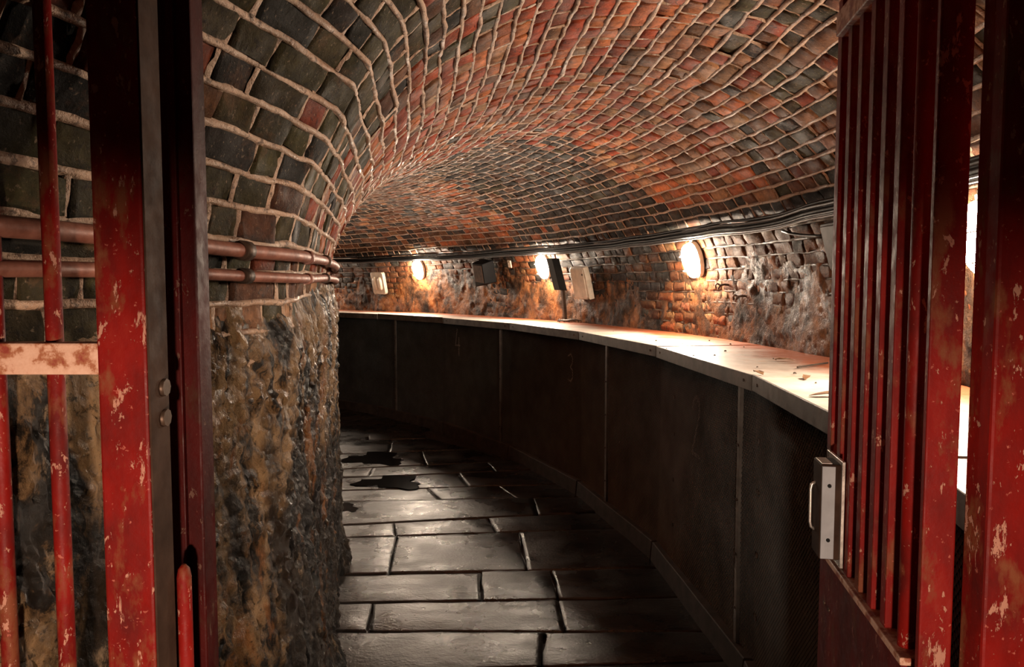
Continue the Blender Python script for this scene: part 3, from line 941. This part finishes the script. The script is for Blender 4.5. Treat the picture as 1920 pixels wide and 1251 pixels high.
def rbox(mb, w, h, d, r=0.02, y0=0.0, n=4):
    ring = []
    for cx_, cz_, t0 in ((w / 2 - r, h / 2 - r, 0), (-w / 2 + r, h / 2 - r, 90), (-w / 2 + r, -h / 2 + r, 180), (w / 2 - r, -h / 2 + r, 270)):
        for k in range(n + 1):
            t = math.radians(t0 + 90 * k / n)
            ring.append((cx_ + r * math.cos(t), cz_ + r * math.sin(t)))
    mb.prism([(x_, y0, z_) for x_, z_ in ring], [(x_, y0 - d, z_) for x_, z_ in ring])
# ribbed white box
root = empty('ribbed_box', wall_frame(DEG(49.6), 1.635, 0.028, 0.24, 0.03))
tag(root, 'white plastic box with two moulded oval ribs on the brick wall', 'box')
mb = MB(); rbox(mb, 0.25, 0.30, 0.05, 0.03); mb.build('case', M['white'], root, 0.006, 2)
for sx in (-0.052, 0.052):
    mb = MB()
    n = 16
    rings = []
    for sc_, y_ in ((1, -0.048), (0.86, -0.068), (0.5, -0.075)):
        rings.append([(sx + 0.038 * sc_ * math.cos(2 * math.pi * k / n), y_, 0.095 * sc_ * math.copysign(abs(math.sin(2 * math.pi * k / n))**0.6, math.sin(2 * math.pi * k / n))) for k in range(n)])
    vs = [p for r in rings for p in r]
    fs = [(i * n + k, i * n + (k + 1) % n, (i + 1) * n + (k + 1) % n, (i + 1) * n + k) for i in range(2) for k in range(n)] + [tuple(range(2 * n, 3 * n))]
    mb.add(vs, fs, True); mb.build('moulded_rib', M['white'], root)
# plain white box with a broken corner
root = empty('junction_box', wall_frame(DEG(25.0), 1.63, 0.028, 0.24, 0.04))
tag(root, 'plain white plastic junction box with chipped edge on the sooty wall', 'box')
mb = MB()
ring = [(-0.125, -0.15), (0.09, -0.15), (0.10, -0.125), (0.135, -0.15), (0.135, -0.02), (0.128, 0.0), (0.135, 0.03), (0.115, 0.15), (-0.11, 0.15), (-0.135, 0.13), (-0.135, -0.14)]
mb.prism([(x_, 0.0, z_) for x_, z_ in ring], [(x_, -0.055, z_) for x_, z_ in ring]); mb.build('case', M['white'], root, 0.006, 2)
mb = MB(); mb.box(-0.115, 0.105, -0.062, -0.053, -0.13, 0.135); mb.build('lid', M['white'], root, 0.003, 2)
mb = MB(); mb.tube([(0.09, -0.060, 0.085), (0.09, -0.066, 0.085)], 0.010, 10); mb.build('plug_hole', M['iron'], root)
# black loudspeaker
root = empty('loudspeaker', wall_frame(DEG(35.9), 1.745, 0.045, 0.26, 0.10))
tag(root, 'black loudspeaker box hung crooked under the cables', 'loudspeaker')
mb = MB()
mb.prism([(-0.10, 0.0, -0.16), (0.13, 0.0, -0.10), (0.13, 0.0, 0.15), (-0.10, 0.0, 0.15)], [(-0.085, -0.15, -0.135), (0.115, -0.15, -0.085), (0.115, -0.15, 0.135), (-0.085, -0.15, 0.135)])
mb.build('cabinet', M['black'], root, 0.006, 2)
mb = MB(); mb.box(-0.07, 0.10, -0.156, -0.149, -0.075, 0.12); mb.build('grille', M['iron'], root, 0.003, 1)
mb = MB(); mb.box(-0.13, -0.10, -0.04, 0.01, -0.13, 0.15); mb.build('bracket', M['iron'], root, 0.003, 1)
# small pale tag and dark conduit upright
root = empty('wall_tag', wall_frame(DEG(33.2), 1.83, 0.024, 0.3, 0.12)); tag(root, 'small pale plastic tag beside the black loudspeaker', 'tag')
mb = MB(); mb.box(-0.028, 0.028, -0.014, 0.0, -0.04, 0.04); mb.build('plate', M['white'], root, 0.003, 1)
mb = MB(); mb.tube([(0, -0.013, 0.025), (0, -0.018, 0.025)], 0.006, 8); mb.build('screw', M['iron'], root)
root = empty('wall_post', Matrix.Translation(P3(DEG(26.9), 9.44, ZSH + 0.003))); root.rotation_euler[2] = DEG(26.9)
tag(root, 'dark upright iron post between the lamp and plain white box', 'post')
mb = MB(); mb.prism([(-0.02, -0.016, 0), (0.01, -0.016, 0), (0.01, 0.016, 0), (-0.02, 0.016, 0)], [(-0.05, -0.016, 0.30), (-0.02, -0.016, 0.30), (-0.02, 0.016, 0.30), (-0.05, 0.016, 0.30)]); mb.build('post', M['iron'], root, 0.003, 1)
mb = MB(); mb.prism([(-0.10, -0.055, 0.30), (-0.02, -0.055, 0.30), (-0.02, 0.055, 0.30), (-0.10, 0.055, 0.30)], [(-0.19, -0.055, 0.60), (-0.11, -0.055, 0.60), (-0.11, 0.055, 0.60), (-0.19, 0.055, 0.60)]); mb.build('switch_case', M['black'], root, 0.004, 1)
mb = MB(); mb.box(-0.045, 0.03, -0.03, 0.03, 0, 0.008); mb.build('foot_plate', M['iron'], root, 0.002, 1)
# grey switch box by the gate
root = empty('switch_box', wall_frame(DEG(2.9), 1.79, 0.03, 0.28, 0.0)); tag(root, 'grey enamel switch box on the wall by the gate bars', 'box')
mb = MB(); rbox(mb, 0.16, 0.22, 0.07, 0.012); mb.build('case', M['greybox'], root, 0.004, 2)
mb = MB(); mb.box(-0.07, 0.07, -0.078, -0.069, -0.10, 0.10); mb.build('cover', M['greybox'], root, 0.003, 1)
# iron hooks
for a_, z_, lab in ((11.6, 1.60, 'small bent iron hook in the wall below the lamp'), (10.3, 1.53, 'iron hook with open claw in the wall above the shelf')):
    root = empty('wall_hook', wall_frame(DEG(a_), z_, 0.0, 0.0)); tag(root, lab, 'hook')
    mb = MB(); mb.tube([(0, 0.03, 0), (0, -0.03, 0.005), (0.0, -0.06, 0.0)], 0.007, 8); mb.build('spike', M['iron'], root)
    mb = MB(); mb.tube([(0, -0.055, 0.0), (-0.02, -0.07, 0.012), (-0.042, -0.068, 0.0), (-0.05, -0.06, -0.02)], 0.006, 8)
    mb.tube([(0, -0.055, 0.0), (-0.015, -0.06, -0.018), (-0.04, -0.055, -0.03)], [0.006, 0.006, 0.004], 8); mb.build('claw', M['iron'], root)
# cables along the springing
for i, (r_, z_, rad, mat) in enumerate(((0.020, 1.955, 0.011, 'cable'), (0.036, 1.935, 0.013, 'cable'), (0.024, 1.916, 0.009, 'cable'), (0.052, 1.957, 0.008, 'cable'), (0.050, 1.920, 0.007, 'cable'), (0.052, 1.902, 0.005, 'greycable'), (0.014, 1.98, 0.009, 'cable'))):
    mb = MB()
    pts = []
    for k in range(150):
        p_ = PHI0 + (PHI1 - PHI0) * k / 149
        sway = 0.012 * float(vnoise(p_ * 8 * 1.1, 0, 0, 100)) + 0.006 * float(vnoise(p_ * 8 * 3.5, 0, 0, 101)) + 0.02 * max(0, 0.25 - p_)
        zz_ = z_ + sway + 0.001 * float(vnoise(p_ * 8 * 2, i * 3.3, 0, 103))
        base = float(out_r(p_, 1.985 + sway)) - max(face_disp(p_, s_wall(1.94)), face_disp(p_, s_wall(1.98)), 0.0)   # clear of the face at the top of the bundle
        pts.append(P3(p_, base - r_ - 0.006, zz_))
    mb.tube(pts, rad, 7)
    o = mb.build('cable', M[mat])
    if mat == 'cable': tag(o, 'black cable in the bundle along the foot of the vault', 'cable', 'bundle of cables along the outer wall')
    else: tag(o, 'thin grey cable under the black bundle, passing the lamp tops', 'cable')
mb = MB()
_w = lambda a_, z_: P3(DEG(a_), float(out_r(DEG(a_), z_)) - 0.035 - max(face_disp(DEG(a_), s_wall(z_)), 0), z_)
mb.tube([_w(6.4, 1.885), _w(6.0, 1.868), _w(5.3, 1.85), _w(4.5, 1.838), _w(3.7, 1.832)], 0.008, 8)
tag(mb.build('drooping_cable', M['cable']), 'short black cable drooping from the bundle to the grey box', 'cable')

# crumbs and leaves on the shelf
rb = random.Random(5)
def on_shelf(px, py):
    x_, y_ = floor_pt(px, py, ZSH); return (x_, y_, ZSH + 0.004)
spots = [(1300, 668), (1340, 668), (1280, 646), (1395, 652), (1370, 647), (1420, 690), (1450, 674), (1455, 676), (1500, 690), (1230, 640), (1210, 632), (1490, 702), (1330, 640), (1360, 660), (1150, 622), (1530, 720), (1250, 655)]
for i, (a_, b_) in enumerate(spots):
    mb = MB(); s_ = rb.uniform(0.004, 0.009)
    ring = [(s_ * rb.uniform(.6, 1.2) * math.cos(k * 1.047), s_ * rb.uniform(.6, 1.2) * math.sin(k * 1.047)) for k in range(6)]
    h_ = s_ * rb.uniform(0.5, 0.9)
    mb.prism([(x_, y_, 0) for x_, y_ in ring], [(x_ * .55, y_ * .55, h_) for x_, y_ in ring])
    o = mb.build('grit_crumb', M['chip']); o.location = Vector(on_shelf(a_, b_)) - Vector((0, 0, 0.0015)); tag(o, 'dark crumb of grit lying on the metal shelf', 'grit', 'crumbs of grit on the shelf')
for i, (a_, b_) in enumerate([(1422, 703), (1470, 678), (1512, 712), (1545, 745)]):
    mb = MB(); n = 8
    L_ = rb.uniform(0.03, 0.05); w_ = L_ * 0.35
    top_ = [(-L_, 0, 0.002), (-L_ * .4, -w_, 0.010), (L_ * .4, -w_ * .8, 0.012), (L_, 0, 0.005), (L_ * .4, w_, 0.014), (-L_ * .4, w_ * .8, 0.008)]
    mb.prism([(x_, y_, z_ - 0.0015) for x_, y_, z_ in top_], top_)
    o = mb.build('dry_leaf', M['leaf']); o.location = on_shelf(a_, b_); o.rotation_euler[2] = rb.uniform(0, 3); tag(o, 'curled brown leaf lying on the metal shelf', 'leaf', 'dry leaves on the shelf')
mb = MB(); p0, p1 = on_shelf(1495, 692), on_shelf(1552, 684)
mb.tube([Vector(p0) + Vector((0, 0, .004)), Vector(p1) + Vector((0, 0, .004))], 0.004, 6); tag(mb.build('twig', M['chip']), 'thin dark twig on the shelf by the gate bars', 'twig')
mb = MB()
c0 = Vector(on_shelf(1075, 604))
for k in range(7):
    mb.tube([c0 + Vector((-0.16 + 0.012 * k, -0.10 + k * 0.035, 0.008 + rb.uniform(0, .012))), c0 + Vector((0.02, -0.09 + k * 0.03, 0.02)), c0 + Vector((0.14, -0.12 + k * 0.035, 0.008))], 0.005, 6)
    mb.tube([c0 + Vector((-0.14 + 0.045 * k, -0.12, 0.006)), c0 + Vector((-0.13 + 0.043 * k, 0.02, 0.024)), c0 + Vector((-0.14 + 0.045 * k, 0.13, 0.006))], 0.005, 6)
tag(mb.build('wire_scrap', M['iron']), 'black scrap of wire mesh lying on the shelf under the white box', 'wire mesh')

# ------------------------------------------------------------------ pipes on the inner wall
for z_, rad, lab in ((1.682, 0.0165, 'upper rusty pipe clipped along the inner wall'), (1.622, 0.013, 'lower thinner rusty pipe clipped along the inner wall')):
    root = empty('conduit_pipe', loc=P3(0, float(r_in(0)), z_)); tag(root, lab, 'pipe')
    og = Vector(root.location)
    def pp_(p_, dz=0.0): return Vector(P3(p_, float(r_in(p_)) + 0.045 + max(face_disp(p_, 1.66), -0.01) + 0.006 * math.sin(p_ * 40) - 0.03 * float(smooth(0.2, 0.5, p_)), z_ + dz + 0.004 * math.sin(p_ * 31 + z_ * 9))) - og
    mb = MB(); mb.tube([pp_(PHI0 + (0.6 - PHI0) * k / 100) for k in range(101)], rad, 12); mb.build('pipe', M['pipe'], root)
    for pc in (-0.10, 0.2):
        mb = MB(); mb.tube([pp_(pc - 0.004), pp_(pc + 0.004)], rad * 1.28, 12); mb.build('coupling', M['pipe'], root)
    for pc in (-0.30, -0.16, -0.03, 0.118, 0.3):
        mb = MB(); a_ = pp_(pc); n_ = Vector((math.cos(pc), math.sin(pc), 0))
        mb.tube([a_ - n_ * 0.075, a_ + n_ * 0.0], 0.014, 8); mb.tube([pp_(pc - 0.0022), pp_(pc + 0.0022)], rad * 1.4, 12); mb.build('pipe_clip', M['iron'], root)

# ------------------------------------------------------------------ gate, left side
def part_box(name, mat, root, x0, x1, y0, y1, z0, z1, bev=0.003):
    mb = MB(); mb.box(x0, x1, y0, y1, z0, z1); return mb.build(name, mat, root, bev, 2)
root = empty('gate_leaf', loc=(-0.55, 1.08, 0.0))
tag(root, 'red barred gate panel with peeling paint in front of the inner wall', 'gate')
part_box('stile', M['red'], root, -0.0365, 0.034, -0.030, 0.032, 0.0, 2.45, 0.004)
part_box('side_plate', M['browniron'], root, 0.0335, 0.0365, -0.028, 0.030, 0.0, 2.45, 0.001)
rl = part_box('rail', M['rustpaint'], root, -0.222, -0.0365, -0.022, 0.012, 1.4725, 1.518, 0.003)
rl['label'] = 'horizontal rail with flaking pink and white paint'
part_box('rail', M['red'], root, -0.222, -0.0365, -0.022, 0.012, 0.16, 0.205)
part_box('rail', M['red'], root, -0.222, -0.0365, -0.022, 0.012, 2.30, 2.345)
for x_ in (-0.113, -0.198):
    mb = MB(); mb.tube([(x_, 0.0, 0.10), (x_, 0.0, 1.2), (x_, 0.0, 2.42)], 0.0118, 14); mb.build('bar', M['red'], root)
for z_ in (1.405, 1.450):
    mb = MB(); mb.tube([(0.030, 0.012, z_), (0.042, 0.012, z_)], 0.013, 8); mb.build('bolt', M['iron'], root)
root = empty('gate_jamb', loc=(-0.527, 1.20, 0.0)); tag(root, 'red steel jamb with painted-in shade behind the red gate stile', 'gate post')
part_box('post', M['shadedred'], root, -0.034, 0.022, 0.0, 0.05, 0.0, 2.45, 0.003)  # shade of the stile is put into the jamb's darker red
part_box('stop_bar', M['shadedred'], root, -0.014, -0.002, -0.010, 0.001, 0.0, 2.45, 0.002)
part_box('foot_plate', M['iron'], root, -0.05, 0.04, -0.03, 0.07, 0.0, 0.012, 0.002)
root = empty('drop_bolt', loc=(-0.507, 1.128, 0.0)); tag(root, 'red round-topped drop bolt beside the foot of the gate stile', 'bolt')
mb = MB(); mb.tube([(0, 0, 0.02), (0, 0, 0.6), (0, 0, 1.150), (0, 0, 1.163), (0, 0, 1.170)], [0.0108, 0.0108, 0.0108, 0.0085, 0.003], 14); mb.build('rod', M['red'], root)
mb = MB(); mb.box(-0.012, 0.022, -0.014, 0.02, 0.55, 0.58); mb.build('keeper', M['iron'], root, 0.002, 1)

# ------------------------------------------------------------------ gate, open right leaf
hx, hy = 0.572, 1.02
fx, fy = 0.648, 1.50
ang = math.atan2(fy - hy, fx - hx) - math.pi / 2
root = empty('gate_leaf', Matrix.Translation((hx, hy, 0)) @ Matrix.Rotation(ang, 4, 'Z'))
tag(root, 'open red barred gate leaf with a steel lock box', 'gate')
LL = math.hypot(fx - hx, fy - hy)
ZR, ZTOP = 1.055, 2.085
part_box('stile', M['red'], root, 0.0, 0.043, 0.0, 0.014, 0.03, ZTOP + 0.08, 0.0025)
for i in range(1, 7):
    y_ = LL * i / 7
    if i == 1:
        mb = MB(); mb.tube([(0.0135, y_ + 0.0135, ZR - 0.3), (0.0135, y_ + 0.0135, 1.6), (0.0135, y_ + 0.0135, ZTOP + 0.05)], 0.0132, 14); mb.build('bar', M['red'], root)
    else:
        part_box('bar', M['red'], root, 0.0, 0.030, y_, y_ + 0.026, ZR - 0.002, ZTOP + 0.002, 0.0025)
part_box('stile', M['red'], root, 0.0, 0.032, LL, LL + 0.03, 0.03, ZTOP + 0.08, 0.0025)
tr_ = part_box('rail', M['rustpaint'], root, -0.012, 0.040, 0.088, LL - 0.002, ZTOP, ZTOP + 0.045, 0.002)
mr = part_box('rail', M['rustpaint'], root, -0.010, 0.036, 0.040, LL + 0.030, ZR - 0.012, ZR, 0.002)
mr['label'] = 'rusty middle rail the bars stand on'
part_box('kick_plate', M['midred'], root, -0.008, -0.001, 0.042, LL + 0.028, 0.08, ZR - 0.012, 0.001)
for (y_, z_) in ((LL - 0.02, ZR - 0.10), (LL - 0.055, ZR - 0.10)):
    mb = MB(); mb.tube([(-0.006, y_, z_), (-0.011, y_, z_)], 0.004, 8); mb.build('rivet', M['iron'], root)
zb, zt = ZR + 0.02, ZR + 0.205
lk = part_box('lock_case', M['browniron'], root, -0.043, -0.004, LL - 0.075, LL - 0.012, zb, zt, 0.003)
lk['label'] = 'steel lock case with a grey painted front'
part_box('front_plate', M['lockgrey'], lk, -0.042, -0.018, LL - 0.079, LL - 0.074, zb + 0.003, zt - 0.003, 0.001)
part_box('top_label', M['steel'], lk, -0.041, -0.022, LL - 0.070, LL - 0.020, zt - 0.001, zt + 0.0015, 0.0005)
part_box('back_plate', M['steel'], lk, -0.008, -0.002, LL - 0.085, LL + 0.028, zb - 0.012, zt + 0.008, 0.001)
for z_ in (zb + 0.04, zt - 0.04):
    mb = MB(); mb.tube([(-0.029, LL - 0.078, z_), (-0.029, LL - 0.0815, z_)], 0.0036, 10); mb.build('key_hole', M['black'], lk)
mb = MB(); mb.tube([(-0.042, LL - 0.03, zt - 0.045), (-0.049, LL - 0.03, zt - 0.05), (-0.051, LL - 0.03, zt - 0.06), (-0.051, LL - 0.03, zb + 0.06), (-0.049, LL - 0.03, zb + 0.05), (-0.042, LL - 0.03, zb + 0.045)], 0.003, 8); mb.build('pull_handle', M['steel'], lk)

lk.location.y = -0.032

# right gate post
root = empty('gate_post', loc=(0.6, 0.925, 0.0)); tag(root, 'thick red steel gate post with scuffed paint beside the open leaf', 'gate post')
part_box('post', M['red'], root, 0.0, 0.085, 0.0, 0.050, 0.0, 2.45, 0.004)
part_box('foot_plate', M['iron'], root, -0.02, 0.10, -0.02, 0.07, 0.0, 0.012, 0.002)
for z_ in (0.35, 2.28):
    mb = MB(); mb.tube([(0.006, 0.068, z_ - 0.04), (0.006, 0.068, z_ + 0.04)], 0.012, 12); mb.build('hinge', M['iron'], root)
